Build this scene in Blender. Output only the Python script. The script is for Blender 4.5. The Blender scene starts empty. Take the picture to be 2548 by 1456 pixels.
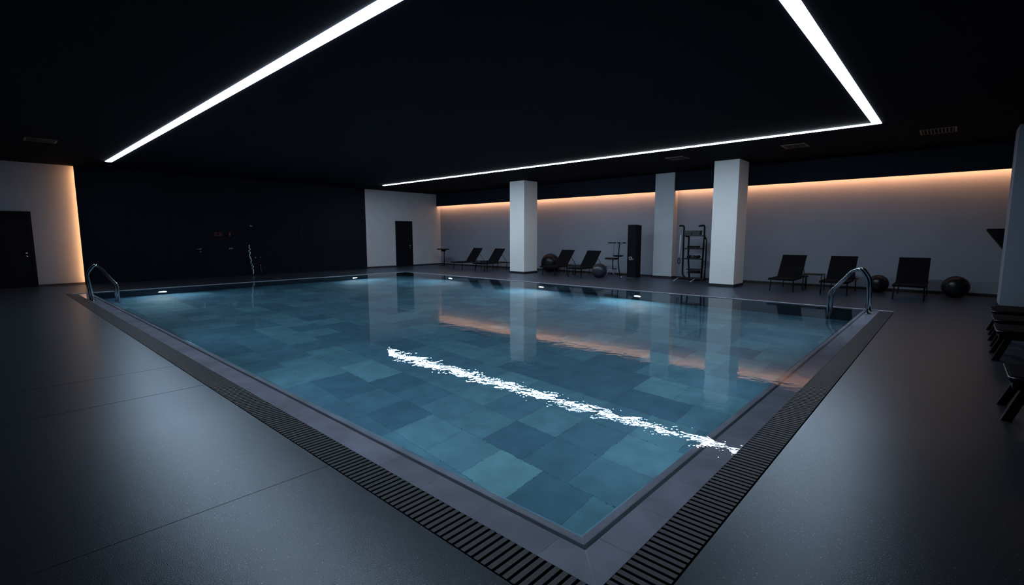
import bpy, bmesh, math, random
from mathutils import Vector, Matrix
random.seed(7)
C = bpy.context.scene.collection
sc = bpy.context.scene
R = math.radians

# ------------------------------------------------------------------ camera
YAW, PITCH, ROLL = 0.7392, -0.1163, -0.0015
FPX = 1204.4
cam_d = bpy.data.cameras.new('camera')
cam_d.sensor_width = 36.0
cam_d.lens = FPX * 36.0 / 2548.0
cam_d.clip_start = 0.05
cam = bpy.data.objects.new('camera', cam_d)
C.objects.link(cam)
F = Vector((math.cos(PITCH)*math.cos(YAW), math.cos(PITCH)*math.sin(YAW), math.sin(PITCH)))
Rt = Vector((math.sin(YAW), -math.cos(YAW), 0))
Up = Rt.cross(F)
R2 = Rt*math.cos(ROLL) + Up*math.sin(ROLL)
U2 = -Rt*math.sin(ROLL) + Up*math.cos(ROLL)
m = Matrix((R2, U2, -F)).transposed().to_4x4()
m.translation = Vector((-1.7416, -1.1421, 1.4))
cam.matrix_world = m
sc.camera = cam

# ------------------------------------------------------------------ world, exposure
w = bpy.data.worlds.new('world'); sc.world = w
w.use_nodes = True
w.node_tree.nodes['Background'].inputs[0].default_value = (0.02, 0.03, 0.05, 1)
w.node_tree.nodes['Background'].inputs[1].default_value = 0.02
sc.view_settings.view_transform = 'Standard'
sc.view_settings.look = 'None'
sc.view_settings.gamma = 1
sc.view_settings.use_curve_mapping = False
sc.view_settings.exposure = 0.0
cy = sc.cycles
cy.use_denoising = True
cy.max_bounces = 8
cy.diffuse_bounces = 4
cy.glossy_bounces = 4
cy.transmission_bounces = 6
cy.transparent_max_bounces = 8
cy.caustics_refractive = True
cy.caustics_reflective = True
cy.sample_clamp_indirect = 4.0
cy.blur_glossy = 0.3

# light levels
STRIP_E = 70.0
STRIP_L = 19.0
STRIP_V = 5.5
COVE_E = 54.0
LAMP_E = 600.0

# key sizes (metres)
WX, LY = 9.4831, 14.7905       # pool
COP, GR = 0.1941, 0.4022       # coping and grate outer edges
H = 3.4153                     # ceiling
YD = 17.775                    # wall with the dark panel
XB = 13.758                    # wall behind the loungers
XS, ZS = 13.525, 2.8406        # soffit front and lower edge
X0, Y0 = -4.6, -5.4            # walls behind the camera
DEPTH = -1.5
ZW = -0.004                    # water level

# ------------------------------------------------------------------ materials
def newmat(name):
    mt = bpy.data.materials.new(name); mt.use_nodes = True
    nt = mt.node_tree; nt.nodes.clear()
    out = nt.nodes.new('ShaderNodeOutputMaterial')
    return mt, nt, out
def nd(nt, t, **kw):
    n = nt.nodes.new(t)
    for k, v in kw.items():
        setattr(n, k, v)
    return n
def pbr(name, col, rough=0.5, metal=0.0, spec=0.5, var=0.0, vscale=3.0, bump=0.0, bscale=60.0, coat=0.0):
    mt, nt, out = newmat(name)
    b = nd(nt, 'ShaderNodeBsdfPrincipled')
    b.inputs['Base Color'].default_value = (*col, 1)
    b.inputs['Roughness'].default_value = rough
    b.inputs['Metallic'].default_value = metal
    b.inputs['Specular IOR Level'].default_value = spec
    b.inputs['Coat Weight'].default_value = coat
    tc = nd(nt, 'ShaderNodeTexCoord')
    if var > 0:
        n = nd(nt, 'ShaderNodeTexNoise'); n.inputs['Scale'].default_value = vscale; n.inputs['Detail'].default_value = 5
        r = nd(nt, 'ShaderNodeMapRange'); r.inputs['To Min'].default_value = 1-var; r.inputs['To Max'].default_value = 1+var
        r.inputs['From Min'].default_value = 0.3; r.inputs['From Max'].default_value = 0.7
        mx = nd(nt, 'ShaderNodeVectorMath', operation='SCALE'); mx.inputs[0].default_value = col
        nt.links.new(tc.outputs['Object'], n.inputs['Vector'])
        nt.links.new(n.outputs['Fac'], r.inputs['Value'])
        nt.links.new(r.outputs[0], mx.inputs['Scale'])
        nt.links.new(mx.outputs[0], b.inputs['Base Color'])
    if bump > 0:
        n2 = nd(nt, 'ShaderNodeTexNoise'); n2.inputs['Scale'].default_value = bscale; n2.inputs['Detail'].default_value = 3
        bp = nd(nt, 'ShaderNodeBump'); bp.inputs['Strength'].default_value = bump; bp.inputs['Distance'].default_value = 0.01
        nt.links.new(tc.outputs['Object'], n2.inputs['Vector'])
        nt.links.new(n2.outputs['Fac'], bp.inputs['Height'])
        nt.links.new(bp.outputs[0], b.inputs['Normal'])
    nt.links.new(b.outputs[0], out.inputs[0])
    return mt
def emit(name, col, e):
    mt, nt, out = newmat(name)
    b = nd(nt, 'ShaderNodeEmission')
    b.inputs[0].default_value = (*col, 1); b.inputs[1].default_value = e
    nt.links.new(b.outputs[0], out.inputs[0])
    return mt

M_plaster = pbr('pale_plaster', (0.43, 0.46, 0.51), 0.85, var=0.04, vscale=1.2, bump=0.25, bscale=9)
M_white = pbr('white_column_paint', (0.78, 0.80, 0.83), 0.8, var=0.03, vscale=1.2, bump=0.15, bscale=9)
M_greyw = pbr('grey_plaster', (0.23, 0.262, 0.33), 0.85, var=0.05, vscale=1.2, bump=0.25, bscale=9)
M_ceil = pbr('black_ceiling_paint', (0.0035, 0.0048, 0.010), 0.95, spec=0.05, var=0.1)
M_dark = pbr('dark_wall_panel', (0.0045, 0.0065, 0.014), 0.8, spec=0.12, var=0.12, vscale=1.0)
M_base = pbr('black_baseboard', (0.01, 0.012, 0.018), 0.6)
M_door = pbr('black_door', (0.004, 0.005, 0.010), 0.7, spec=0.12)
M_steel = pbr('polished_steel', (0.42, 0.45, 0.49), 0.10, 1.0)
M_dull = pbr('brushed_steel', (0.45, 0.48, 0.52), 0.3, 1.0)
M_black = pbr('black_metal', (0.003, 0.003, 0.005), 0.45, spec=0.2)
M_mesh = pbr('charcoal_sling_fabric', (0.0045, 0.0045, 0.007), 0.9, spec=0.1, bump=0.3, bscale=250)
M_rubber = pbr('dark_rubber', (0.004, 0.0045, 0.008), 0.55, spec=0.15)
M_ball = pbr('dark_glossy_vinyl', (0.006, 0.008, 0.013), 0.3, spec=0.35)
M_ballg = pbr('grey_glossy_vinyl', (0.022, 0.026, 0.04), 0.35)
M_pale = pbr('pale_rope', (0.35, 0.38, 0.42), 0.5)
M_copper = pbr('pink_white_print', (0.75, 0.55, 0.5), 0.5)
M_red = pbr('dark_red_sign_face', (0.16, 0.02, 0.015), 0.5)
M_vent = pbr('dark_grey_vent_metal', (0.025, 0.027, 0.033), 0.5)
COOL = (0.74, 0.88, 1.0)
M_strip = emit('cool_white_strip', COOL, STRIP_E)
M_stripL = emit('cool_white_strip_left', COOL, STRIP_L)
M_stripV = emit('cool_white_strip_side', COOL, STRIP_V)
M_lamp = emit('pool_lamp_lens', (0.80, 0.93, 1.0), LAMP_E)
M_lamp_added = emit('added_lamp_lens', (0.80, 0.93, 1.0), 170.0)  # lens of the added, unseen near-wall lamps
M_grate = pbr('grate_slat', (0.055, 0.062, 0.082), 0.55, var=0.2, vscale=60)
M_void = pbr('grate_void', (0.002, 0.002, 0.003), 0.9, spec=0.0)
M_wallp = pbr('pool_wall_tile', (0.005, 0.012, 0.024), 0.5)

# deck: dark speckled rubber flooring with sheet seams
def deck_material():
    mt, nt, out = newmat('speckled_rubber_floor')
    L = nt.links.new
    b = nd(nt, 'ShaderNodeBsdfDiffuse')
    gl = nd(nt, 'ShaderNodeBsdfGlossy'); gl.inputs['Color'].default_value = (0.74, 0.86, 1.0, 1)
    fr = nd(nt, 'ShaderNodeFresnel'); fr.inputs['IOR'].default_value = 1.6
    fm = nd(nt, 'ShaderNodeMath', operation='MULTIPLY'); fm.inputs[1].default_value = 1.55; L(fr.outputs[0], fm.inputs[0])
    fc = nd(nt, 'ShaderNodeMath', operation='MINIMUM'); fc.inputs[1].default_value = 0.34; L(fm.outputs[0], fc.inputs[0])
    mxs = nd(nt, 'ShaderNodeMixShader'); L(fc.outputs[0], mxs.inputs[0]); L(b.outputs[0], mxs.inputs[1]); L(gl.outputs[0], mxs.inputs[2])
    tc = nd(nt, 'ShaderNodeTexCoord')
    n1 = nd(nt, 'ShaderNodeTexNoise'); n1.inputs['Scale'].default_value = 130; n1.inputs['Detail'].default_value = 2
    cr = nd(nt, 'ShaderNodeValToRGB')
    cr.color_ramp.elements[0].position = 0.35; cr.color_ramp.elements[0].color = (0.006, 0.007, 0.012, 1)
    cr.color_ramp.elements[1].position = 0.75; cr.color_ramp.elements[1].color = (0.026, 0.031, 0.045, 1)
    L(tc.outputs['Object'], n1.inputs['Vector']); L(n1.outputs['Fac'], cr.inputs[0])
    # pale flecks
    v = nd(nt, 'ShaderNodeTexVoronoi'); v.inputs['Scale'].default_value = 85
    wn = nd(nt, 'ShaderNodeSeparateColor')
    L(tc.outputs['Object'], v.inputs['Vector']); L(v.outputs['Color'], wn.inputs[0])
    lt = nd(nt, 'ShaderNodeMath', operation='LESS_THAN'); lt.inputs[1].default_value = 0.13
    L(v.outputs['Distance'], lt.inputs[0])
    g = nd(nt, 'ShaderNodeMath', operation='GREATER_THAN'); g.inputs[1].default_value = 0.66
    L(wn.outputs[0], g.inputs[0])
    g2 = nd(nt, 'ShaderNodeMapRange'); L(wn.outputs[1], g2.inputs[0])
    g2.inputs['To Min'].default_value = 0.15
    mu = nd(nt, 'ShaderNodeMath', operation='MULTIPLY'); L(lt.outputs[0], mu.inputs[0]); L(g.outputs[0], mu.inputs[1])
    mu2 = nd(nt, 'ShaderNodeMath', operation='MULTIPLY'); L(mu.outputs[0], mu2.inputs[0]); L(g2.outputs[0], mu2.inputs[1])
    mix = nd(nt, 'ShaderNodeMix', data_type='RGBA')
    L(mu2.outputs[0], mix.inputs['Factor']); L(cr.outputs[0], mix.inputs[6]); mix.inputs[7].default_value = (0.85, 0.92, 0.98, 1)
    # seams at fixed y
    sx = nd(nt, 'ShaderNodeSeparateXYZ'); L(tc.outputs['Object'], sx.inputs[0])
    prev = None
    for ys in (1.6, 4.02, 5.04):
        s = nd(nt, 'ShaderNodeMath', operation='SUBTRACT'); L(sx.outputs[1], s.inputs[0]); s.inputs[1].default_value = ys
        a = nd(nt, 'ShaderNodeMath', operation='ABSOLUTE'); L(s.outputs[0], a.inputs[0])
        l = nd(nt, 'ShaderNodeMath', operation='LESS_THAN'); L(a.outputs[0], l.inputs[0]); l.inputs[1].default_value = 0.003 if ys < 2 else 0.005
        if prev:
            x = nd(nt, 'ShaderNodeMath', operation='MAXIMUM'); L(prev.outputs[0], x.inputs[0]); L(l.outputs[0], x.inputs[1]); prev = x
        else:
            prev = l
    mix2 = nd(nt, 'ShaderNodeMix', data_type='RGBA')
    L(prev.outputs[0], mix2.inputs['Factor']); L(mix.outputs[2], mix2.inputs[6]); mix2.inputs[7].default_value = (0.002, 0.002, 0.003, 1)
    L(mix2.outputs[2], b.inputs['Color'])
    rr = nd(nt, 'ShaderNodeMath', operation='MULTIPLY_ADD'); L(prev.outputs[0], rr.inputs[0]); rr.inputs[1].default_value = 0.4; rr.inputs[2].default_value = 0.30
    L(rr.outputs[0], gl.inputs['Roughness'])
    sk = nd(nt, 'ShaderNodeMath', operation='MULTIPLY_ADD'); L(prev.outputs[0], sk.inputs[0]); sk.inputs[1].default_value = -0.8; sk.inputs[2].default_value = 1.0
    sm = nd(nt, 'ShaderNodeMath', operation='MULTIPLY'); L(sk.outputs[0], sm.inputs[0]); L(fc.outputs[0], sm.inputs[1]); L(sm.outputs[0], mxs.inputs[0])
    n2 = nd(nt, 'ShaderNodeTexNoise'); n2.inputs['Scale'].default_value = 220; n2.inputs['Detail'].default_value = 1
    L(tc.outputs['Object'], n2.inputs['Vector'])
    bp = nd(nt, 'ShaderNodeBump'); bp.inputs['Strength'].default_value = 0.35; bp.inputs['Distance'].default_value = 0.002
    L(n2.outputs['Fac'], bp.inputs['Height']); L(bp.outputs[0], b.inputs['Normal']); L(bp.outputs[0], gl.inputs['Normal'])
    L(mxs.outputs[0], out.inputs[0])
    return mt
M_deck = deck_material()

def tile_material(name, attr, rough=0.45):
    # colour per tile from a face attribute, cloudy stone variation on top
    mt, nt, out = newmat(name); L = nt.links.new
    b = nd(nt, 'ShaderNodeBsdfPrincipled'); b.inputs['Roughness'].default_value = rough
    a = nd(nt, 'ShaderNodeAttribute', attribute_name=attr)
    tc = nd(nt, 'ShaderNodeTexCoord')
    n = nd(nt, 'ShaderNodeTexNoise'); n.inputs['Scale'].default_value = 4; n.inputs['Detail'].default_value = 8
    L(tc.outputs['Object'], n.inputs['Vector'])
    r = nd(nt, 'ShaderNodeMapRange'); r.inputs['From Min'].default_value = 0.3; r.inputs['From Max'].default_value = 0.7
    r.inputs['To Min'].default_value = 0.84; r.inputs['To Max'].default_value = 1.16
    L(n.outputs['Fac'], r.inputs[0])
    s = nd(nt, 'ShaderNodeVectorMath', operation='SCALE'); L(a.outputs['Color'], s.inputs[0]); L(r.outputs[0], s.inputs['Scale'])
    L(s.outputs[0], b.inputs['Base Color']); L(b.outputs[0], out.inputs[0])
    return mt
M_ptile = tile_material('teal_stone_pool_tile', 'tile')
M_cop = tile_material('grey_stone_coping_tile', 'tile', 0.5)

def ripple(nt, L):
    tc = nd(nt, 'ShaderNodeTexCoord')
    n1 = nd(nt, 'ShaderNodeTexNoise'); n1.inputs['Scale'].default_value = 7.0; n1.inputs['Detail'].default_value = 3.0; n1.inputs['Roughness'].default_value = 0.62; n1.inputs['Distortion'].default_value = 0.3
    n2 = nd(nt, 'ShaderNodeTexNoise'); n2.inputs['Scale'].default_value = 2.2; n2.inputs['Detail'].default_value = 1.0
    L(tc.outputs['Object'], n1.inputs['Vector']); L(tc.outputs['Object'], n2.inputs['Vector'])
    ad = nd(nt, 'ShaderNodeMath', operation='MULTIPLY_ADD'); L(n2.outputs['Fac'], ad.inputs[0]); ad.inputs[1].default_value = 0.8; L(n1.outputs['Fac'], ad.inputs[2])
    bp = nd(nt, 'ShaderNodeBump'); bp.inputs['Strength'].default_value = 1.0; bp.inputs['Distance'].default_value = 0.0010
    L(ad.outputs[0], bp.inputs['Height'])
    return bp
def water_material():
    mt, nt, out = newmat('pool_water'); L = nt.links.new
    bp = ripple(nt, L)
    g = nd(nt, 'ShaderNodeBsdfGlass'); g.inputs['IOR'].default_value = 1.33; g.inputs['Roughness'].default_value = 0.0
    g.inputs['Color'].default_value = (0.90, 0.98, 1.0, 1)
    L(bp.outputs[0], g.inputs['Normal']); L(g.outputs[0], out.inputs[0])
    return mt
def film_material():
    mt, nt, out = newmat('thin_water_film'); L = nt.links.new
    bp = ripple(nt, L)
    fr = nd(nt, 'ShaderNodeFresnel'); fr.inputs['IOR'].default_value = 1.33; L(bp.outputs[0], fr.inputs['Normal'])
    t = nd(nt, 'ShaderNodeBsdfTransparent'); t.inputs[0].default_value = (0.97, 0.99, 1, 1)
    g = nd(nt, 'ShaderNodeBsdfGlossy'); g.inputs['Roughness'].default_value = 0.0; L(bp.outputs[0], g.inputs['Normal'])
    mx = nd(nt, 'ShaderNodeMixShader'); L(fr.outputs[0], mx.inputs[0]); L(t.outputs[0], mx.inputs[1]); L(g.outputs[0], mx.inputs[2])
    L(mx.outputs[0], out.inputs[0])
    return mt
M_water = water_material(); M_film = film_material()

# ------------------------------------------------------------------ mesh helpers
class MB:
    def __init__(s): s.bm = bmesh.new()
    def box(s, x0, x1, y0, y1, z0, z1, mi=0, mat=None):
        vs = [s.bm.verts.new(p) for p in ((x0,y0,z0),(x1,y0,z0),(x1,y1,z0),(x0,y1,z0),(x0,y0,z1),(x1,y0,z1),(x1,y1,z1),(x0,y1,z1))]
        for f in ((0,3,2,1),(4,5,6,7),(0,1,5,4),(1,2,6,5),(2,3,7,6),(3,0,4,7)):
            fc = s.bm.faces.new([vs[i] for i in f]); fc.material_index = mi
        if mat is not None:
            for v in vs: v.co = mat @ v.co
        return vs
    def rbox(s, x0, x1, y0, y1, z0, z1, r=0.01, seg=2, mat=None):
        b2 = bmesh.new(); t = MB.__new__(MB); t.bm = b2; t.box(x0,x1,y0,y1,z0,z1)
        bmesh.ops.bevel(b2, geom=b2.edges[:], offset=r, segments=seg, affect='EDGES', profile=0.5)
        s.merge(b2, mat)
    def merge(s, b2, mat=None):
        if mat is not None: bmesh.ops.transform(b2, matrix=mat, verts=b2.verts)
        me = bpy.data.meshes.new('tmp'); b2.to_mesh(me); b2.free(); s.bm.from_mesh(me); bpy.data.meshes.remove(me)
    def tube(s, pts, r, n=10, closed=False):
        pts = [Vector(p) for p in pts]; rings = []
        rs = r if isinstance(r, (list, tuple)) else [r]*len(pts)
        prev = None
        for i, p in enumerate(pts):
            if closed: t = pts[(i+1) % len(pts)] - pts[i-1]
            else: t = (pts[min(i+1, len(pts)-1)] - pts[max(i-1, 0)])
            t.normalize()
            if prev is None:
                a = t.orthogonal().normalized()
            else:
                a = (prev - t*prev.dot(t)).normalized()
            prev = a; b = t.cross(a)
            rings.append([s.bm.verts.new(p + (a*math.cos(2*math.pi*k/n) + b*math.sin(2*math.pi*k/n))*rs[i]) for k in range(n)])
        m_ = len(rings)
        for i in range(m_ if closed else m_-1):
            A, B = rings[i], rings[(i+1) % m_]
            for k in range(n):
                f = s.bm.faces.new((A[k], A[(k+1) % n], B[(k+1) % n], B[k])); f.smooth = True
        if not closed:
            s.bm.faces.new(rings[0][::-1]); s.bm.faces.new(rings[-1])
    def lathe(s, prof, n=24, center=(0,0,0), axis='z'):
        cx, cy_, cz = center; rings = []
        def P(r_, h_, a):
            if axis == 'z': return (cx+r_*math.cos(a), cy_+r_*math.sin(a), cz+h_)
            if axis == 'x': return (cx+h_, cy_+r_*math.cos(a), cz+r_*math.sin(a))
            return (cx+r_*math.sin(a), cy_+h_, cz+r_*math.cos(a))
        for r_, h_ in prof:
            if r_ < 1e-6: rings.append([s.bm.verts.new(P(0, h_, 0))])
            else: rings.append([s.bm.verts.new(P(r_, h_, 2*math.pi*k/n)) for k in range(n)])
        for A, B in zip(rings, rings[1:]):
            for k in range(n):
                if len(A) == 1 and len(B) == 1: continue
                if len(A) == 1: f = s.bm.faces.new((A[0], B[(k+1) % n], B[k]))
                elif len(B) == 1: f = s.bm.faces.new((A[k], A[(k+1) % n], B[0]))
                else: f = s.bm.faces.new((A[k], A[(k+1) % n], B[(k+1) % n], B[k]))
                f.smooth = True
    def prism(s, poly, y0, y1, mat=None):
        # poly in (x,z), extruded along y
        A = [s.bm.verts.new((x, y0, z)) for x, z in poly]; B = [s.bm.verts.new((x, y1, z)) for x, z in poly]
        n = len(poly)
        s.bm.faces.new(A[::-1]); s.bm.faces.new(B)
        for k in range(n): s.bm.faces.new((A[k], A[(k+1) % n], B[(k+1) % n], B[k]))
        if mat is not None:
            for v in A+B: v.co = mat @ v.co
    def build(s, name, mats, parent=None, fix=True):
        if fix: bmesh.ops.recalc_face_normals(s.bm, faces=s.bm.faces)
        me = bpy.data.meshes.new(name); s.bm.to_mesh(me); s.bm.free()
        for m_ in (mats if isinstance(mats, (list, tuple)) else [mats]): me.materials.append(m_)
        o = bpy.data.objects.new(name, me); C.objects.link(o)
        if parent: o.parent = parent
        return o
def bend(pts, r=0.05, seg=6):
    # round the corners of a polyline
    pts = [Vector(p) for p in pts]; out = [pts[0]]
    for a, b, c in zip(pts, pts[1:], pts[2:]):
        d1 = (a-b); d2 = (c-b); rr = min(r, d1.length*0.49, d2.length*0.49)
        p1 = b + d1.normalized()*rr; p2 = b + d2.normalized()*rr
        for i in range(seg+1):
            t = i/seg; out.append(p1*(1-t)**2 + b*2*t*(1-t) + p2*t*t)
    out.append(pts[-1]); return out
def tag(o, label=None, cat=None, group=None, kind=None):
    if label: o['label'] = label
    if cat: o['category'] = cat
    if group: o['group'] = group
    if kind: o['kind'] = kind
    return o
def struct(o): o['kind'] = 'structure'; return o
def empty(name, loc, rz=0.0, label=None, cat=None, group=None):
    o = bpy.data.objects.new(name, None); C.objects.link(o); o.location = loc; o.rotation_euler = (0, 0, rz)
    o.empty_display_size = 0.1
    return tag(o, label, cat, group)
def copy_tree(o, parent=None):
    c = o.copy(); C.objects.link(c)
    if parent: c.parent = parent
    for ch in [x for x in C.objects if x.parent == o]:
        copy_tree(ch, c)
    return c
def B(x0, x1, y0, y1, z0, z1, name, mat, parent=None):
    b = MB(); b.box(x0, x1, y0, y1, z0, z1); return b.build(name, mat, parent)

# ------------------------------------------------------------------ setting: floor, walls, ceiling
T = 0.25
# deck slabs around the pool and its grates
b = MB()
gx = -GR - 0.006
b.box(X0-T, gx, Y0-T, YD+T, -0.3, 0.0)
b.box(gx, XB+T, Y0-T, gx, -0.3, 0.0)
b.box(WX+0.05, XB+T, gx, YD+T, -0.3, 0.0)
b.box(gx, WX+0.05, LY+0.05, YD+T, -0.3, 0.0)
tag(struct(b.build('floor', M_deck)), 'dark speckled rubber pool deck with thin seams', None)

struct(B(X0-T, XB+T, Y0-T, YD+T, H, H+0.2, 'ceiling', M_ceil))
struct(B(XB, XB+T, Y0-T, YD+T, 0, H, 'wall_back', M_greyw))
struct(B(4.9, XB, YD, YD+T, 0, H, 'wall_left', M_plaster))
struct(B(X0-T, 4.9, YD, YD+T, 0, H, 'wall_left', M_greyw))  # same wall in a darker grey, standing in for dimmer light at this end
struct(B(X0-T, X0, Y0-T, YD, 0, H, 'wall_front', M_dark))
struct(B(X0, XB, Y0-T, Y0, 0, H, 'wall_right', M_dark))
# dropped soffit with light cove (open behind its front board)
b = MB()
b.box(XS, XS+0.03, Y0, YD, ZS, H)
struct(b.build('trim_1', pbr('dark_soffit_paint', (0.012, 0.015, 0.026), 0.9, spec=0.1)))
# baseboards
bh, bt = 0.065, 0.015
for nm, args in (('baseboard_back', (XB-bt, XB, Y0, YD, 0, bh)),
                 ('baseboard_front', (X0, X0+bt, Y0, YD, 0, bh)), ('baseboard_right', (X0+bt, XB-bt, Y0, Y0+bt, 0, bh))):
    struct(B(*args, nm, M_base))
b = MB()
DP0, DP1 = 0.27, 9.535
b.box(X0+bt, -1.60, YD-bt, YD, 0, bh); b.box(-0.72, DP0+0.1, YD-bt, YD, 0, bh)
b.box(DP1-0.1, 11.12, YD-bt, YD, 0, bh); b.box(12.03, XB-bt, YD-bt, YD, 0, bh)
struct(b.build('baseboard_left', M_base))

# dark clad wall standing off the plaster, warm light behind its ends
PF = YD-0.16
b = MB()
seams = [DP0, 1.42, 2.44, 3.40, 5.35, 6.60, 7.52, DP1]
for a, c in zip(seams, seams[1:]):
    b.box(a+0.003, c-0.003, PF, PF+0.03, 0.0, H)
b.box(DP0+0.12, DP1-0.12, PF+0.03, YD, 0.0, H)
dw = struct(b.build('wall_dark_panel', M_dark))
# flush doors in the dark wall
def lever(y, x, z, d=1, parent=None, along='x'):
    b = MB()
    b.lathe([(0, 0), (0.026, 0), (0.026, -0.008), (0, -0.008)], 16, (x, y, z), 'y')
    b.tube(bend([(x, y, z), (x, y-0.05, z), (x-0.12*d, y-0.05, z)], 0.02), 0.009, 8)
    b.lathe([(0, 0), (0.022, 0), (0.022, -0.006), (0, -0.006)], 14, (x, y, z-0.09), 'y')
    return b.build('door_handle', M_dull, parent)
d = B(2.446, 3.394, PF-0.006, PF-0.0005, 0.006, 2.08, 'door_1', M_dark); struct(d); lever(PF-0.006, 3.28, 0.98, 1, d)
d = B(6.606, 7.514, PF-0.006, PF-0.0005, 0.006, 2.08, 'door_2', M_dark); struct(d)

# plaster wall doors
def wall_door(n, x0, x1, hz, hx):
    b = MB()
    b.box(x0, x0+0.08, YD-0.05, YD-0.0005, 0.0, hz); b.box(x1-0.08, x1, YD-0.05, YD-0.0005, 0.0, hz); b.box(x0+0.08, x1-0.08, YD-0.05, YD-0.0005, hz-0.08, hz)
    root = struct(b.build('door_%d' % n, M_door))
    b = MB(); b.rbox(x0+0.084, x1-0.084, YD-0.04, YD-0.001, 0.01, hz-0.085, 0.004, 1)
    b.build('door_leaf', M_door, root)
    lever(YD-0.04, hx, 0.95, 1, root)
wall_door(3, -1.62, -0.70, 2.09, -0.87)
wall_door(4, 11.12, 12.03, 2.09, 11.90)

# columns (with their black skirting)
def column(name, x0, x1, y0, y1, label, mt_=M_white):
    r = MB(); r.box(x0, x1, y0, y1, 0, H-0.0005)
    o = tag(r.build(name, mt_), label, 'column'); o['kind'] = 'structure'
    b = MB(); t = 0.012
    b.box(x0-t, x1+t, y0-t, y0, 0, 0.075); b.box(x0-t, x1+t, y1, y1+t, 0, 0.075)
    b.box(x0-t, x0, y0, y1, 0, 0.075); b.box(x1, x1+t, y0, y1, 0, 0.075)
    b.build('skirting', M_base, o)
column('column', 11.848, 12.60, 10.64, 11.349, 'pale plaster column nearest the far corner, left of the other columns')
column('column', 11.978, 12.77, 3.23, 3.88, 'tallest pale plaster column in the middle of the deck')
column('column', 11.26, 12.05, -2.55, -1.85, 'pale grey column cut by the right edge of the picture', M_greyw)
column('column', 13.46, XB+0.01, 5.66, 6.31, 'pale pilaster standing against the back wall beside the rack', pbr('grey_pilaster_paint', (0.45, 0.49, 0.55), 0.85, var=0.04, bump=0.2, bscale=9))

# ------------------------------------------------------------------ lights of the room
def strip(x0, x1, y0, y1, mt_, label):
    r = MB(); r.box(x0, x1, y0, y1, H-0.014, H-0.001)
    return tag(r.build('linear_ceiling_light', mt_), label, 'ceiling light', None)
strip(0.7515, 0.8815, 0.135, 15.917, M_stripL, 'long white linear light running up the left of the dark ceiling')
strip(9.325, 9.410, 0.135, 15.917, M_strip, 'thin far linear ceiling light parallel to the lounger wall')
strip(0.7515, 9.410, 0.002, 0.134, M_stripV, 'thick white linear ceiling light running to the top right corner')

def area(name, loc, size, size_y, col, e, rot):
    l = bpy.data.lights.new(name, 'AREA'); l.shape = 'RECTANGLE'; l.size = size; l.size_y = size_y
    l.color = col; l.energy = e
    o = bpy.data.objects.new(name, l); C.objects.link(o); o.location = loc; o.rotation_euler = rot
    return o
WARM = (1.0, 0.42, 0.16)
# cove LED tape: emissive strips lying in the cove behind the soffit board
M_warm = emit('warm_led_tape', (1.0, 0.42, 0.18), COVE_E)
M_warm2 = emit('warm_led_tape_dim', (1.0, 0.42, 0.22), COVE_E*0.06)
M_warm3 = emit('warm_led_tape_panel', (1.0, 0.43, 0.16), COVE_E*2.0)
b = MB(); b.box(XS+0.031, XS+0.045, Y0+0.02, YD-0.02, ZS+0.05, ZS+0.10)
tag(b.build('cove_light', M_warm), 'warm light tape hidden behind the soffit above the lounger wall', 'cove light')
b = MB(); b.box(DP0+0.098, DP0+0.118, PF+0.031, PF+0.045, 0.03, H-0.02)
tag(b.build('panel_edge_light', M_warm3), 'warm light tape behind the left end of the dark panel wall', 'cove light')
b = MB(); b.box(DP1-0.118, DP1-0.098, PF+0.031, PF+0.045, 0.03, H-0.02)
tag(b.build('panel_edge_light', M_warm2), 'dim warm light tape behind the right end of the dark panel wall', 'cove light')

# ------------------------------------------------------------------ pool
# basin walls
b = MB()
LIP = 0.055
b.box(WX, WX+0.2, -0.19, LY+0.2, DEPTH-0.2, -0.001); b.box(-0.19, WX, LY, LY+0.2, DEPTH-0.2, -0.001)
b.box(-0.19, 0.012, -0.19, LY, DEPTH-0.2, -0.121); b.box(0.012, WX, -0.19, 0.012, DEPTH-0.2, -0.121)
struct(b.build('pool_wall', M_wallp))
# pool floor: one quad per tile with its own shade
def tiled(name, quads, z, mat, grout=0.0022, gcol=(0.01, 0.02, 0.025), thick=0.0):
    bm = bmesh.new(); lay = None
    cols = []
    for (q, col) in quads:
        cx_ = sum(p[0] for p in q)/len(q); cy_ = sum(p[1] for p in q)/len(q)
        vs = []
        for p in q:
            dx, dy = cx_-p[0], cy_-p[1]
            vs.append(bm.verts.new((p[0]+math.copysign(min(grout/2, abs(dx)), dx), p[1]+math.copysign(min(grout/2, abs(dy)), dy), z)))
        f = bm.faces.new(vs)
        if f.normal.z < 0 or f.calc_center_median() is None: pass
        f.normal_update()
        if f.normal.z < 0: f.normal_flip()
        cols.append(col)
    xs = [p[0] for q, _ in quads for p in q]; ys = [p[1] for q, _ in quads for p in q]
    me = bpy.data.meshes.new(name); bm.to_mesh(me); bm.free()
    at = me.attributes.new('tile', 'FLOAT_COLOR', 'FACE')
    for i, c in enumerate(cols): at.data[i].color = (*c, 1)
    me.materials.append(mat)
    o = bpy.data.objects.new(name, me); C.objects.link(o); return o
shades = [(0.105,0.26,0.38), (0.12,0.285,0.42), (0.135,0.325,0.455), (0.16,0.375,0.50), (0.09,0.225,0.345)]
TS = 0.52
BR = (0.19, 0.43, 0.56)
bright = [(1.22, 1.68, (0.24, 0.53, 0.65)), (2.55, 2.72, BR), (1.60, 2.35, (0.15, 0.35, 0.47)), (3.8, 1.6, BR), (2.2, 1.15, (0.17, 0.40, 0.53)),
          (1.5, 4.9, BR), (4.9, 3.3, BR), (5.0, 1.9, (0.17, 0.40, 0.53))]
quads = []
x = 0.96-2*TS; ix = 0
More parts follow.
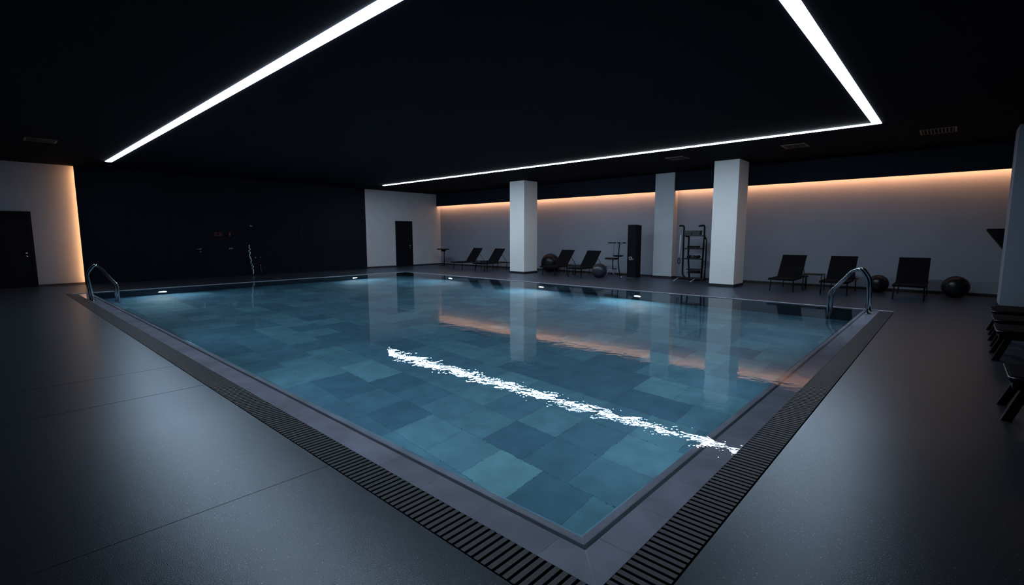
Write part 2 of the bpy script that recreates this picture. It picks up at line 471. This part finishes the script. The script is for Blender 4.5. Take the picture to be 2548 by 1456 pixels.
while x < WX:
    x1 = min(x+TS, WX); xa = max(x, 0.0)
    y = 1.42-3*TS - (TS*random.choice((0, 0, 0.5)) if abs(x-0.96) > 0.01 else 0)
    while y < LY:
        ln = TS*random.choice((1, 1, 1, 1.5)) if not (0.9 < x < 1.0 and y < 3) else TS
        y1 = min(y+ln, LY); ya = max(y, 0.0)
        if y1 > ya+0.01 and x1 > xa+0.01:
            col = random.choice(shades)
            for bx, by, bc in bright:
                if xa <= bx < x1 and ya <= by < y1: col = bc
            quads.append((((xa,ya),(x1,ya),(x1,y1),(xa,y1)), col))
        y += ln
    x += TS; ix += 1
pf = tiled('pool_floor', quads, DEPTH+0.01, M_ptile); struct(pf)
struct(B(-0.2, WX+0.2, -0.2, LY+0.2, DEPTH-0.3, DEPTH, 'pool_slab', M_wallp))

# coping tiles on the two overflow sides, mitred at the near corner, plus the lip strip
ZC = -0.012
P_ = 0.43
cop = []; lip = []
def ccol():
    k = random.uniform(0.9, 1.1); return (0.40*k, 0.415*k, 0.53*k)
g0 = 0.012
ys = [-9, 0.126, 0.565, 0.986] + [0.986+P_*i for i in range(1, 60)]
ys = [y for y in ys if y < LY]+[LY]
for a, c in zip(ys, ys[1:]):
    if a < -1: cop.append((((-COP,-COP),(-g0,-g0),(-g0,c),(-COP,c)), ccol())); lip.append((((g0,g0),(LIP,LIP),(LIP,c),(g0,c)), ccol()))
    else: cop.append((((-COP,a),(-g0,a),(-g0,c),(-COP,c)), ccol())); lip.append((((g0,a),(LIP,a),(LIP,c),(g0,c)), ccol()))
xs_ = [-9, 0.10, 0.47, 0.86] + [0.86+P_*i for i in range(1, 60)]
xs_ = [v for v in xs_ if v < WX]+[WX]
for a, c in zip(xs_, xs_[1:]):
    if a < -1: cop.append((((-COP,-COP),(c,-COP),(c,-g0),(-g0,-g0)), ccol())); lip.append((((g0,g0),(c,g0),(c,LIP),(LIP,LIP)), ccol()))
    else: cop.append((((a,-COP),(c,-COP),(c,-g0),(a,-g0)), ccol())); lip.append((((a,g0),(c,g0),(c,LIP),(a,LIP)), ccol()))
ct = tiled('coping_tiles', cop, ZC, M_cop, 0.005); struct(ct)
lt_ = tiled('lip_tiles', lip, ZC, M_cop, 0.002); struct(lt_)
b = MB()   # concrete bed under coping, groove and lip
b.box(-COP+0.001, -g0, -COP+0.001, LY, -0.3, ZC-0.0015, 1); b.box(-g0, WX, -COP+0.001, -g0, -0.3, ZC-0.0015, 1)
b.box(g0, LIP, g0, LY, -0.12, ZC-0.0015, 1); b.box(LIP, WX, g0, LIP, -0.12, ZC-0.0015, 1)
b.box(-g0, g0, -g0, LY, -0.12, -0.06, 0); b.box(g0, WX, -g0, g0, -0.12, -0.06, 0)
M_grout = pbr('pale_grout', (0.62, 0.66, 0.74), 0.8)
struct(b.build('coping_bed', [M_void, M_grout]))

# raised curb of the two far sides
b = MB()
b.rbox(WX+0.0005, WX+0.0495, -GR, LY+0.0495, -0.05, 0.008, 0.004, 2); b.rbox(-COP-0.1, WX, LY+0.0005, LY+0.0495, -0.05, 0.008, 0.004, 2)
M_curb = pbr('worn_curb_stone', (0.40, 0.44, 0.52), 0.4)
struct(b.build('pool_curb', M_curb))

# drain grates
def grate(name, horizontal, label):
    b = MB(); pitch = 0.043; wbar = 0.027
    zt = -0.004
    if not horizontal:
        y = -GR+0.004
        while y < LY+0.0:
            b.box(-GR+0.006, -COP-0.004, y, y+wbar, zt-0.02, zt, 0); y += pitch
        b.box(-GR, -GR+0.006, -GR, LY, zt-0.03, zt-0.002, 1); b.box(-COP-0.004, -COP-0.0005, -COP, LY, zt-0.03, zt-0.002, 1)
        b.box(-GR, -COP-0.001, -GR, LY, -0.3, zt-0.03, 1)
    else:
        xx = -COP+0.01
        while xx < WX+0.0:
            b.box(xx, xx+wbar, -GR+0.006, -COP-0.004, zt-0.02, zt, 0); xx += pitch
        b.box(-COP, WX, -GR, -GR+0.006, zt-0.03, zt-0.002, 1); b.box(-COP, WX, -COP-0.004, -COP-0.0005, zt-0.03, zt-0.002, 1)
        b.box(-COP, WX+0.049, -GR, -COP-0.001, -0.3, zt-0.03, 1)
    return tag(b.build(name, [M_grate, M_void]), label, 'drain grate')
grate('drain_grate', False, 'black slatted overflow grate along the left side of the pool')
grate('drain_grate', True, 'black slatted overflow grate along the right side of the pool')

# water: refracting sheet over the basin and a thin film over lip, groove and coping
bm = bmesh.new()
def quad(x0, x1, y0, y1, mi):
    f = bm.faces.new([bm.verts.new(p) for p in ((x0,y0,ZW),(x1,y0,ZW),(x1,y1,ZW),(x0,y1,ZW))]); f.material_index = mi
quad(LIP, WX, LIP, LY, 0)
quad(-COP, LIP, -COP, LY, 1); quad(LIP, WX, -COP, LIP, 1)
me = bpy.data.meshes.new('pool_water'); bm.to_mesh(me); bm.free(); me.materials.append(M_water); me.materials.append(M_film)
wo = bpy.data.objects.new('pool_water', me); C.objects.link(wo)
tag(wo, 'clear still teal water filling the tiled pool to its edge', 'water', kind='structure')

# underwater lamps
def pool_lamp(loc, axis, sgn, label, mt_=M_lamp):
    root = empty('pool_lamp', loc, 0, label, 'pool light', 'underwater lamps in the pool walls')
    b = MB(); pr = [(0.115, 0.0), (0.115, 0.02*sgn), (0.09, 0.03*sgn), (0.088, 0.012*sgn)]
    b.lathe(pr, 28, (0,0,0), axis); b.build('bezel', M_dull, root)
    b = MB(); b.lathe([(0.0, 0.022*sgn), (0.05, 0.02*sgn), (0.087, 0.013*sgn)], 28, (0,0,0), axis)
    b.build('lens', mt_, root, fix=False)
ZL = -0.95
pool_lamp((WX, 12.03, ZL), 'x', -1, 'glowing underwater lamp below the pair of loungers by the far corner')
pool_lamp((WX, 7.89, ZL), 'x', -1, 'glowing underwater lamp below the loungers beside the big dark ball')
pool_lamp((WX, 4.75, ZL), 'x', -1, 'glowing underwater lamp below the tall black tower')
pool_lamp((1.54, LY, ZL), 'y', -1, 'glowing underwater lamp nearest the left pool handrail')
for yy, wd in ((2.6, 'nearest the near corner'), (4.75, 'second from the near corner'), (7.89, 'third from the near corner'), (12.03, 'nearest the left handrail')):  # unseen lamps added along the near walls to brighten the near water
    pool_lamp((0.012, yy, -0.4), 'x', 1, 'added unseen underwater lamp in the left pool wall, '+wd, M_lamp_added)
for xx, wd in ((2.4, 'nearest the near corner'), (4.4, 'midway along it'), (7.31, 'nearest the right handrail')):  # more of the added lamps, along the right wall
    pool_lamp((xx, 0.012, -0.4), 'y', 1, 'added unseen underwater lamp in the right pool wall, '+wd, M_lamp_added)
pool_lamp((7.31, LY, ZL), 'y', -1, 'glowing underwater lamp under the dark wall near the far pool corner')

# ------------------------------------------------------------------ pool handrails
def handrail(prof, sep, along, loc, label):
    # prof: list of (d,z), d = towards the water; two parallel tubes
    root = empty('pool_handrail', loc, 0, label, 'pool handrail', 'chrome handrails at the pool edge')
    for s in (0, sep):
        pts = [((s, d, z) if along == 'x' else (d, s, z)) for d, z in prof]
        b = MB(); b.tube(bend(pts, 0.075, 8), 0.025, 14); b.build('rail', M_steel, root)
        b = MB(); c = (s, prof[0][0], ZC+0.002) if along == 'x' else (prof[0][0], s, ZC+0.002)
        b.lathe([(0, 0.022), (0.024, 0.022), (0.05, 0.010), (0.055, 0.0), (0, 0)], 20, c); b.build('flange', M_steel, root)
    for z in (-0.35, -0.65):
        d = prof[-1][0]; b = MB()
        if along == 'x': b.rbox(0, sep, d-0.04, d+0.04, z, z+0.02, 0.006)
        else: b.rbox(d-0.04, d+0.04, 0, sep, z, z+0.02, 0.006)
        b.build('tread', M_steel, root)
handrail([(-0.05, ZC), (-0.03, 0.60), (0.09, 0.79), (0.22, 0.76), (0.56, 0.31), (0.55, -0.9)], 0.36, 'x', (9.05, 0.0, 0), 'bent chrome twin handrail at the right corner of the pool')
handrail([(-0.135, ZC), (-0.19, 0.60), (-0.06, 0.78), (0.04, 0.74), (0.31, 0.31), (0.31, -0.9)], 0.29, 'y', (0.0, 12.87, 0), 'bent chrome twin handrail at the far left of the pool')

# ------------------------------------------------------------------ loungers
def make_lounger():
    # foot at x=0, head towards +x, y centred
    root = empty('sun_lounger', (0, 0, 0))
    W = 0.285
    b = MB()
    for s in (-1, 1):
        b.tube(bend([(0.0, s*(W-0.015), 0.30), (1.72, s*(W-0.015), 0.30)], 0.02), 0.014, 8)
    for xx in (0.0, 0.86, 1.72):
        b.tube([(xx, -W+0.015, 0.30), (xx, W-0.015, 0.30)], 0.013, 8)
    b.build('frame', M_black, root)
    for xx in (0.16, 1.45):
        for s in (-1, 1):
            b = MB(); b.tube([(xx, s*(W-0.03), 0.30), (xx-0.03, s*(W-0.02), 0.0)], 0.013, 8); b.build('leg', M_black, root)
    b = MB()
    prof = [(-0.02, 0.325), (-0.02, 0.30), (0.0, 0.315), (0.86, 0.325)]
    b.rbox(-0.02, 0.88, -W, W, 0.312, 0.334, 0.008, 2); b.build('seat', M_mesh, root)
    ang = R(50); L_ = 0.72
    mt = Matrix.Translation((0.86, 0, 0.328)) @ Matrix.Rotation(-ang, 4, 'Y')
    b = MB(); b.rbox(0, L_, -W, W, -0.010, 0.012, 0.008, 2, mt); b.build('backrest', M_mesh, root)
    b = MB()
    for s in (-1, 1):
        b.tube([(0.86+L_*0.62*math.cos(ang), s*(W-0.05), 0.32+L_*0.62*math.sin(ang)), (1.50, s*(W-0.05), 0.30)], 0.009, 6)
    b.tube([(1.50, -W+0.05, 0.30), (1.50, W-0.05, 0.30)], 0.009, 6)
    b.build('backrest_brace', M_black, root)
    return root
proto = make_lounger()
LG = 'charcoal sun loungers along the pale back wall'
for i, (yc, xf, lb) in enumerate((
    (14.16, 11.55, 'charcoal lounger nearest the far corner, leftmost of the row'),
    (12.84, 11.55, 'charcoal lounger just left of the first pale column, its end hidden behind it'),
    (9.44, 11.65, 'charcoal lounger directly in front of the big dark ball'),
    (8.31, 11.65, 'charcoal lounger between the big dark ball and the two bicycle stands'),
    (2.01, 11.65, 'charcoal lounger just right of the tallest column, left of the side table'),
    (0.90, 11.65, 'charcoal lounger seen behind the right chrome handrail'),
    (-0.47, 11.65, 'charcoal lounger farthest right against the back wall, between two gym balls'))):
    o = proto if i == 0 else copy_tree(proto)
    o.location = (xf, yc, 0); tag(o, lb, 'sun lounger', LG)

# low heavy loungers at the right edge of the picture
def make_low():
    root = empty('low_lounger', (0, 0, 0))      # foot end at y=0, body towards -y
    b = MB(); b.rbox(-0.28, 0.28, -1.9, 0.0, 0.30, 0.355, 0.02, 3); b.build('cushion', M_mesh, root)
    b = MB(); b.rbox(-0.27, 0.27, -1.88, -0.02, 0.25, 0.298, 0.008); b.build('frame', M_black, root)
    b = MB()
    b.tube(bend([(-0.284, -0.2, 0.34), (-0.284, 0.004, 0.34), (0.284, 0.004, 0.34), (0.284, -0.2, 0.34)], 0.05), 0.004, 6); b.build('piping', M_dull, root)
    for sx in (-1, 1):
        for yy, k in ((-0.10, 1), (-1.75, -1)):
            b = MB(); v = b.box(-0.03, 0.03, -0.03, 0.03, 0, 0.25)
            for q in v:
                if q.co.z < 0.1: q.co.y += 0.09*k; q.co.x += sx*0.03
                q.co.x += sx*0.21; q.co.y += yy
            b.build('leg', M_black, root)
    return root
low = make_low()
for i, (xx, yy, lb) in enumerate(((3.66, -1.52, 'low black lounger with a pale piped edge, nearest at the right picture edge'),
                              (6.10, -1.56, 'second low black lounger back at the right picture edge'),
                              (7.05, -1.58, 'third low black lounger back at the right picture edge'),
                              (8.05, -1.60, 'farthest low black lounger, just in front of the cut-off right column'))):
    o = low if i == 0 else copy_tree(low)
    o.location = (xx, yy, 0); tag(o, lb, 'lounger', 'low black loungers at the right edge')

# ------------------------------------------------------------------ side tables
def side_table(loc, w, d, hgt, label):
    root = empty('side_table', loc, 0, label, 'side table', 'small black tables between the loungers')
    b = MB(); b.rbox(-d/2, d/2, -w/2, w/2, hgt-0.02, hgt, 0.004); b.build('table_top', M_black, root)
    for sx in (-1, 1):
        for sy in (-1, 1):
            b = MB(); b.rbox(sx*(d/2-0.012)-0.01, sx*(d/2-0.012)+0.01, sy*(w/2-0.012)-0.01, sy*(w/2-0.012)+0.01, 0, hgt-0.02, 0.002, 1); b.build('leg', M_black, root)
side_table((12.55, 1.46, 0), 0.42, 0.42, 0.43, 'small square black table between the two loungers left of the right handrail')
side_table((12.55, 8.88, 0), 0.36, 0.4, 0.36, 'small black table between the two loungers beside the big dark ball')
side_table((12.75, 13.5, 0), 0.36, 0.4, 0.36, 'small black table between the two loungers by the far corner')

# ------------------------------------------------------------------ gym balls
def ball(loc, r, mat, label, squash=1.0, ring=False):
    b = MB(); n = 22
    prof = []
    for i in range(n+1):
        a = math.pi*i/n
        rr = math.sin(a)*r; zz = -math.cos(a)*r
        zz = max(zz, -r*0.93)
        k = 1 + 0.004*math.sin(i*3.1)
        prof.append((rr*k, (zz+r*0.93)*squash))
    b.lathe(prof, 40)
    o = b.build('exercise_ball', mat); o.location = loc
    return tag(o, label, 'exercise ball', 'inflated gym balls by the back wall')
ball((13.36, 10.58, 0), 0.37, M_ball, 'largest dark gym ball, beside the first pale column')
ball((12.32, 7.68, 0), 0.25, M_ballg, 'grey gym ball half hidden behind the lounger left of the stands')
ball((13.2, 0.20, 0), 0.225, M_ball, 'dark gym ball seen just right of the right chrome handrail')
ball((13.15, -1.22, 0), 0.25, M_ball, 'dark gym ball standing farthest right, beside the last lounger')

# ------------------------------------------------------------------ black tower with an emblem
root = empty('black_tower', (12.95, 6.74, 0), 0, 'tall black monolith with a pale emblem left of the pilaster', 'tower cabinet')
b = MB()
pl = []
for k in range(13):
    a = math.pi*k/12; pl.append((-0.16 - 0.05*math.sin(a), 0.165*math.cos(a)))
bm2 = bmesh.new()
outline = pl + [(0.15, -0.165), (0.15, 0.165)]
A = [bm2.verts.new((x_, y_, 0.03)) for x_, y_ in outline]; Bq = [bm2.verts.new((x_, y_, 1.74 if x_ > 0 else 1.76)) for x_, y_ in outline]
bm2.faces.new(A[::-1]); bm2.faces.new(Bq)
for k in range(len(A)): bm2.faces.new((A[k], A[(k+1) % len(A)], Bq[(k+1) % len(A)], Bq[k]))
b.merge(bm2); b.build('cabinet', M_door, root)
b = MB(); b.rbox(-0.25, 0.19, -0.19, 0.19, 0.0, 0.03, 0.006); b.build('base_plate', M_vent, root)
b = MB()
fx = -0.214
cpt = [(0.02+0.055*math.cos(a)*(1+0.15*math.sin(3*a)), 0.66+0.05*math.sin(a)) for a in [i*2*math.pi/14 for i in range(14)]]
b.tube([(fx, y_, z_) for y_, z_ in cpt], 0.008, 6, closed=True)
b.tube([(fx, -0.035, 0.70), (fx, -0.025, 0.64), (fx, -0.06, 0.62), (fx, -0.085, 0.65)], 0.009, 6)
b.tube([(fx, 0.035, 0.655), (fx, 0.02, 0.675), (fx, 0.005, 0.655)], 0.007, 6)
b.build('emblem', M_copper, root)

# ------------------------------------------------------------------ exercise stands
def bike_a():
    r = empty('exercise_bike', (12.75, 7.46, 0), 0, 'thin exercise bike with a curved pale foot, left of the other one', 'exercise bike', 'thin black exercise bikes')
    b = MB(); b.rbox(-0.02, 0.02, -0.15, 0.16, 1.145, 1.18, 0.008); b.build('handlebar', M_black, r)
    b = MB(); b.tube([(0, -0.08, 1.145), (0, -0.04, 0.66)], 0.006, 6); b.build('thin_pole', M_vent, r)
    b = MB(); b.rbox(-0.11, 0.11, -0.19, 0.22, 0.60, 0.66, 0.02, 3); b.rbox(-0.05, 0.05, -0.25, -0.17, 0.61, 0.67, 0.015); b.build('seat', M_rubber, r)
    b = MB(); b.tube([(0, -0.04, 0.60), (0, -0.04, 0.27)], 0.019, 8); b.build('post', M_black, r)
    b = MB(); b.tube(bend([(0, 0.06, 0.28), (0, -0.04, 0.27), (0, -0.20, 0.30)], 0.03), 0.014, 8); b.build('crank', M_black, r)
    b = MB(); b.tube(bend([(0, -0.02, 0.27), (0, 0.10, 0.26), (-0.03, 0.21, 0.01)], 0.12, 8), 0.018, 8); b.tube(bend([(0, -0.02, 0.27), (0.05, 0.02, 0.20), (0.18, -0.05, 0.01)], 0.1), 0.012, 8)
    b.build('foot', M_pale, r)
def bike_b():
    r = empty('exercise_bike', (12.70, 7.11, 0), 0, 'thin exercise bike with a tall stem, nearest the black tower', 'exercise bike', 'thin black exercise bikes')
    b = MB(); b.rbox(-0.02, 0.02, 0.02, 0.12, 1.145, 1.185, 0.008); b.rbox(-0.02, 0.02, -0.19, -0.08, 1.145, 1.185, 0.008)
    b.tube([(0, 0.05, 1.15), (0, -0.10, 1.155)], 0.008, 6); b.build('handlebar', M_black, r)
    b = MB(); b.tube(bend([(0, 0.04, 1.16), (0, 0.08, 0.74), (0, 0.08, 0.45), (0, -0.01, 0.03)], 0.25, 8), 0.019, 8); b.build('stem', M_black, r)
    b = MB(); b.lathe([(0, -0.035), (0.10, -0.03), (0.18, 0.0), (0.17, 0.02), (0.0, 0.035)], 20, (0, 0.09, 0.73)); b.build('seat', M_rubber, r)
    b = MB(); b.tube([(0.12, 0.03, 0.015), (0, -0.01, 0.04), (-0.1, -0.11, 0.015)], 0.014, 8); b.tube([(0, -0.01, 0.04), (0.02, -0.10, 0.015)], 0.014, 8); b.build('foot', M_dull, r)
bike_a(); bike_b()
r = empty('gym_stand', (13.0, 16.68, 0), 0, 'black T-shaped gym stand in the far corner by the dark door', 'gym stand')
b = MB(); b.rbox(-0.12, 0.12, -0.33, 0.33, 0.76, 0.81, 0.015, 2); b.prism([(-0.03, 0.76), (0.03, 0.76), (0.02, 0.68), (-0.02, 0.68)], -0.16, 0.12); b.build('pad', M_rubber, r)
b = MB(); b.tube([(0, -0.07, 0.72), (0, -0.06, 0.02)], 0.022, 10); b.build('post', M_black, r)
b = MB(); b.rbox(-0.03, 0.03, -0.28, 0.27, 0.0, 0.025, 0.006); b.build('base_bar', M_vent, r)
b = MB()
for k in range(9):
    zc = 0.68-0.062*k; yc = -0.19-0.012*math.sin(k*1.9)
    b.tube([(0.02*math.cos(a), yc+0.03*math.cos(a), zc+0.03*math.sin(a)) for a in [i*math.pi/4 for i in range(8)]], 0.006, 6, closed=True)
b.build('chain', M_dull, r)

# ------------------------------------------------------------------ accessory rack
r = empty('accessory_rack', (12.95, 4.80, 0), 0, 'tall black wheeled rack of gym gear between pilaster and tallest column', 'gym rack')
# local: u to the right = -y ; sizes from the rack itself
def q(u, z, x_=0.0): return (x_, 0.40-u, z)
b = MB()
b.tube(bend([q(0.02,1.70,-0.1), q(0.13,1.71), q(0.13,0.20), q(0.26,0.06), q(0.66,0.05)], 0.09, 6), 0.028, 8)
b.build('upright', M_black, r)
b = MB(); b.tube(bend([q(0.62,1.68,-0.1), q(0.76,1.72), q(0.76,1.3), q(0.72,0.08)], 0.09, 6), 0.028, 8); b.build('upright', M_black, r)
b = MB(); b.tube(bend([q(0.15,1.38,0.1), q(0.25,1.38,0.1), q(0.25,0.8,0.1), q(0.31,0.10,0.1)], 0.02), 0.026, 8); b.build('inner_post', M_black, r)
b = MB(); b.rbox(-0.12, 0.12, 0.40-0.84, 0.40, 0.05, 0.11, 0.01); b.build('base', M_black, r)
for zz, u0, u1 in ((1.40, 0.14, 0.76), (1.01, 0.14, 0.72), (0.70, 0.14, 0.72), (0.38, 0.30, 0.70), (0.28, 0.32, 0.70)):
    b = MB(); b.rbox(-0.12, 0.12, 0.40-u1, 0.40-u0, zz-0.016, zz+0.012, 0.004); b.build('shelf', M_black, r)
def gear(name, parts, mat, label, cat):
    g = MB()
    for u0, u1, z0, z1 in parts: g.rbox(12.95-0.10, 12.95+0.08, 4.80+0.40-u1, 4.80+0.40-u0, z0, z1, 0.008)
    return tag(g.build(name, mat), label, cat)
gear('gear_tray', [(0.18,0.40,1.419,1.515), (0.42,0.66,1.419,1.525), (0.175,0.68,1.526,1.555)], M_vent, 'dark tray of gear on the top shelf of the black rack', 'tray')
for k, (u, zz) in enumerate(((0.32, 1.028), (0.44, 1.028), (0.58, 1.028))):
    g = MB(); rr = 0.032
    g.tube([(12.95-0.1, 4.80+0.4-u, zz+rr), (12.95+0.1, 4.80+0.4-u, zz+rr)], 0.014, 8)
    for e in (-0.1, 0.06): g.lathe([(0, 0), (rr, 0), (rr, 0.04), (0, 0.04)], 12, (12.95+e, 4.80+0.4-u, zz+rr), 'x')
    tag(g.build('dumbbell', M_black), '%s small black dumbbell on the second shelf of the rack' % ('left', 'middle', 'right')[k], 'dumbbell', 'dumbbells on the second rack shelf')
for k, u in enumerate((0.33, 0.46, 0.60)):
    g = MB(); rr = 0.045
    g.lathe([(0, 0), (rr, 0), (rr, 0.17), (0.02, 0.18), (0.02, 0.172), (0, 0.172)], 16, (12.95-0.09, 4.80+0.4-u, 0.719+rr), 'x')
    tag(g.build('foam_roller', M_ballg if k == 1 else M_rubber), ('dark roller at the left of the middle rack shelf', 'grey roller in the middle of the rack shelf', 'dark roller at the right of the middle rack shelf')[k], 'roller', 'rollers on the middle rack shelf')
gear('weight_plate_stack', [(0.36,0.66,0.299,0.345)], M_black, 'flat black weights on the lowest rack shelf', 'weights')
b = MB()
for k in range(3):
    b.tube([q(0.06-0.012*k, 1.45-0.02*k, -0.03), q(0.04-0.01*k, 1.0, -0.03), q(0.02, 0.72, -0.03)], 0.012, 6)
b.build('hanging_rope', M_pale, r)
b = MB(); b.tube([q(0.02+0.035*math.sin(a), 0.62-0.09*math.cos(a), -0.03) for a in [i*math.pi/6 for i in range(12)]], 0.014, 6, closed=True); b.build('rope_loop', M_black, r)
b = MB()
b.tube(bend([q(0.77,1.40,-0.04), q(0.84,1.30,-0.04), q(0.85,0.72,-0.04), q(0.83,0.12,-0.04)], 0.08), 0.022, 8)
for k in range(6): b.tube([q(0.78, 0.62-0.09*k, -0.03), q(0.84, 0.62-0.09*k, -0.03)], 0.006, 6)
b.build('side_ladder', M_black, r)
for za, zb in ((1.28, 1.10), (0.98, 0.80)):
    b = MB(); b.tube([q(0.81,za,-0.05), q(0.82,zb,-0.05)], 0.011, 6); b.build('resistance_band', M_pale, r)
for u in (0.0, 0.52):
    b = MB(); b.tube([q(u+0.05,0.10,-0.12), q(u,0.02,-0.30)], 0.012, 8); b.tube([q(u+0.02,0.018,-0.30), q(u-0.02,0.018,-0.30)], 0.017, 8); b.build('foot', M_pale, r)

# ------------------------------------------------------------------ tilted screen behind the right column
r = empty('wall_screen', (13.2, -2.03, 0), 0, 'black tilted screen sticking out from behind the right column', 'screen')
b = MB()
prof = [(0.40, 1.54), (0.36, 1.54), (-0.25, 1.54), (-0.25, 0.90), (-0.20, 0.88)]
A = [b.bm.verts.new((-0.28, y_, z_)) for y_, z_ in ((0.40, 1.54), (-0.35, 1.54), (-0.35, 1.42), (-0.02, 0.96), (0.04, 0.98), (0.40, 1.50))]
Bq = [b.bm.verts.new((0.28, v.co.y, v.co.z)) for v in A]
b.bm.faces.new(A); b.bm.faces.new(Bq[::-1])
for k in range(len(A)): b.bm.faces.new((A[k], Bq[k], Bq[(k+1) % len(A)], A[(k+1) % len(A)]))
b.build('panel', M_black, r)
b = MB(); b.rbox(0.281, XB-13.2-0.001, -0.05, 0.05, 1.30, 1.48, 0.005); b.build('bracket', M_black, r)

# ------------------------------------------------------------------ ceiling vents
for (x0, x1, y0, y1, lb) in ((10.62, 11.12, 1.46, 1.94, 'square dark ceiling vent just below the far light strip, above the tallest column'),
                             (10.66, 11.26, -1.0, -0.46, 'dark ceiling vent farthest right, above the last lounger'),
                             (10.50, 10.98, 4.15, 4.62, 'faint dark ceiling vent left of the tallest column'),
                             (-0.92, -0.42, 12.95, 13.45, 'faint dark ceiling vent above the left door')):
    rt = empty('ceiling_vent', ((x0+x1)/2, (y0+y1)/2, H), 0, lb, 'vent', 'square ceiling vents')
    hx, hy = (x1-x0)/2, (y1-y0)/2; b = MB(); t = 0.03
    b.box(-hx, hx, -hy, -hy+t, -0.012, -0.0005); b.box(-hx, hx, hy-t, hy, -0.012, -0.0005); b.box(-hx, -hx+t, -hy+t, hy-t, -0.012, -0.0005); b.box(hx-t, hx, -hy+t, hy-t, -0.012, -0.0005)
    b.build('frame', M_vent, rt)
    b = MB(); n = 9
    for k in range(n):
        yy = -hy+t+(2*hy-2*t)*(k+0.5)/n; b.box(-hx+t, hx-t, yy-0.008, yy+0.008, -0.009, -0.001)
    b.build('slats', M_black, rt)

# ------------------------------------------------------------------ things on the dark wall
r = empty('wall_shower', (4.86, PF, 0), 0, 'chrome shower with painted pale glints on the dark wall above the pool', 'shower')
b = MB(); b.lathe([(0, -0.02), (0.05, -0.02), (0.06, 0.0), (0.03, 0.03), (0, 0.04)], 18, (0.0, -0.12, 1.76)); b.tube([(0, 0, 1.82), (0, -0.12, 1.79)], 0.01, 8); b.build('shower_head', M_dull, r)
b = MB(); z = 1.08; k = 0
rnd = random.Random(3)
while z > 0.03:
    rr = rnd.uniform(0.010, 0.022); ox = -0.08 + 0.02*math.sin(z*7) + rnd.uniform(-0.02, 0.02)
    bm3 = bmesh.new(); bmesh.ops.create_icosphere(bm3, subdivisions=2, radius=rr)
    for f in bm3.faces: f.smooth = True
    b.merge(bm3, Matrix.Translation((ox + 0.09*(1.08-z)/1.05, -0.06+rnd.uniform(-0.015, 0.015), z)) @ Matrix.Scale(rnd.uniform(0.8, 1.7), 4, (0, 0, 1)))
    z -= rr*2.3
b.build('faceted_column', pbr('painted_glint_beads', (0.88, 1.0, 1.0), 0.3, spec=1.0), r)  # beads coloured pale cyan to stand in for glints on the chrome
for xx, n_ in ((0.12, 0), (0.30, 0)):
    b = MB(); b.lathe([(0, -0.06), (0.02, -0.06), (0.026, -0.03), (0.018, 0.0), (0, 0)], 12, (xx, 0, 0.64), 'y'); b.tube([(xx-0.03, -0.055, 0.655), (xx+0.03, -0.055, 0.625)], 0.007, 6); b.build('tap', M_dull, r)
b = MB(); b.tube([(0.28, -0.04, 0.47), (0.30, -0.04, 0.02)], 0.011, 8); b.build('foot_pipe', M_steel, r)
r = B(3.68, 4.28, PF-0.03, PF-0.001, 1.36, 1.58, 'wall_sign', M_door); tag(r, 'dim red lettered sign hanging on the dark wall', 'sign')
b = MB()
for k, x_ in enumerate((0.03, 0.10, 0.17, 0.24)):
    x_ += 3.68
    for zz in (1.41, 1.465, 1.52):
        b.box(x_, x_+rnd.uniform(0.03, 0.055), PF-0.033, PF-0.030, zz, zz+0.022)
    b.box(x_ + (0.0 if k % 2 else 0.035), x_ + (0.015 if k % 2 else 0.05), PF-0.0335, PF-0.030, 1.41, 1.54)
b.box(4.17, 4.22, PF-0.033, PF-0.030, 1.42, 1.54)
b.build('lettering', M_red, r)
b = MB(); b.rbox(4.14, 4.26, PF-0.04, PF-0.001, 0.96, 1.00, 0.01); tag(b.build('door_pull', M_dull), 'small oval steel pull on the dark wall below the red sign', 'handle')
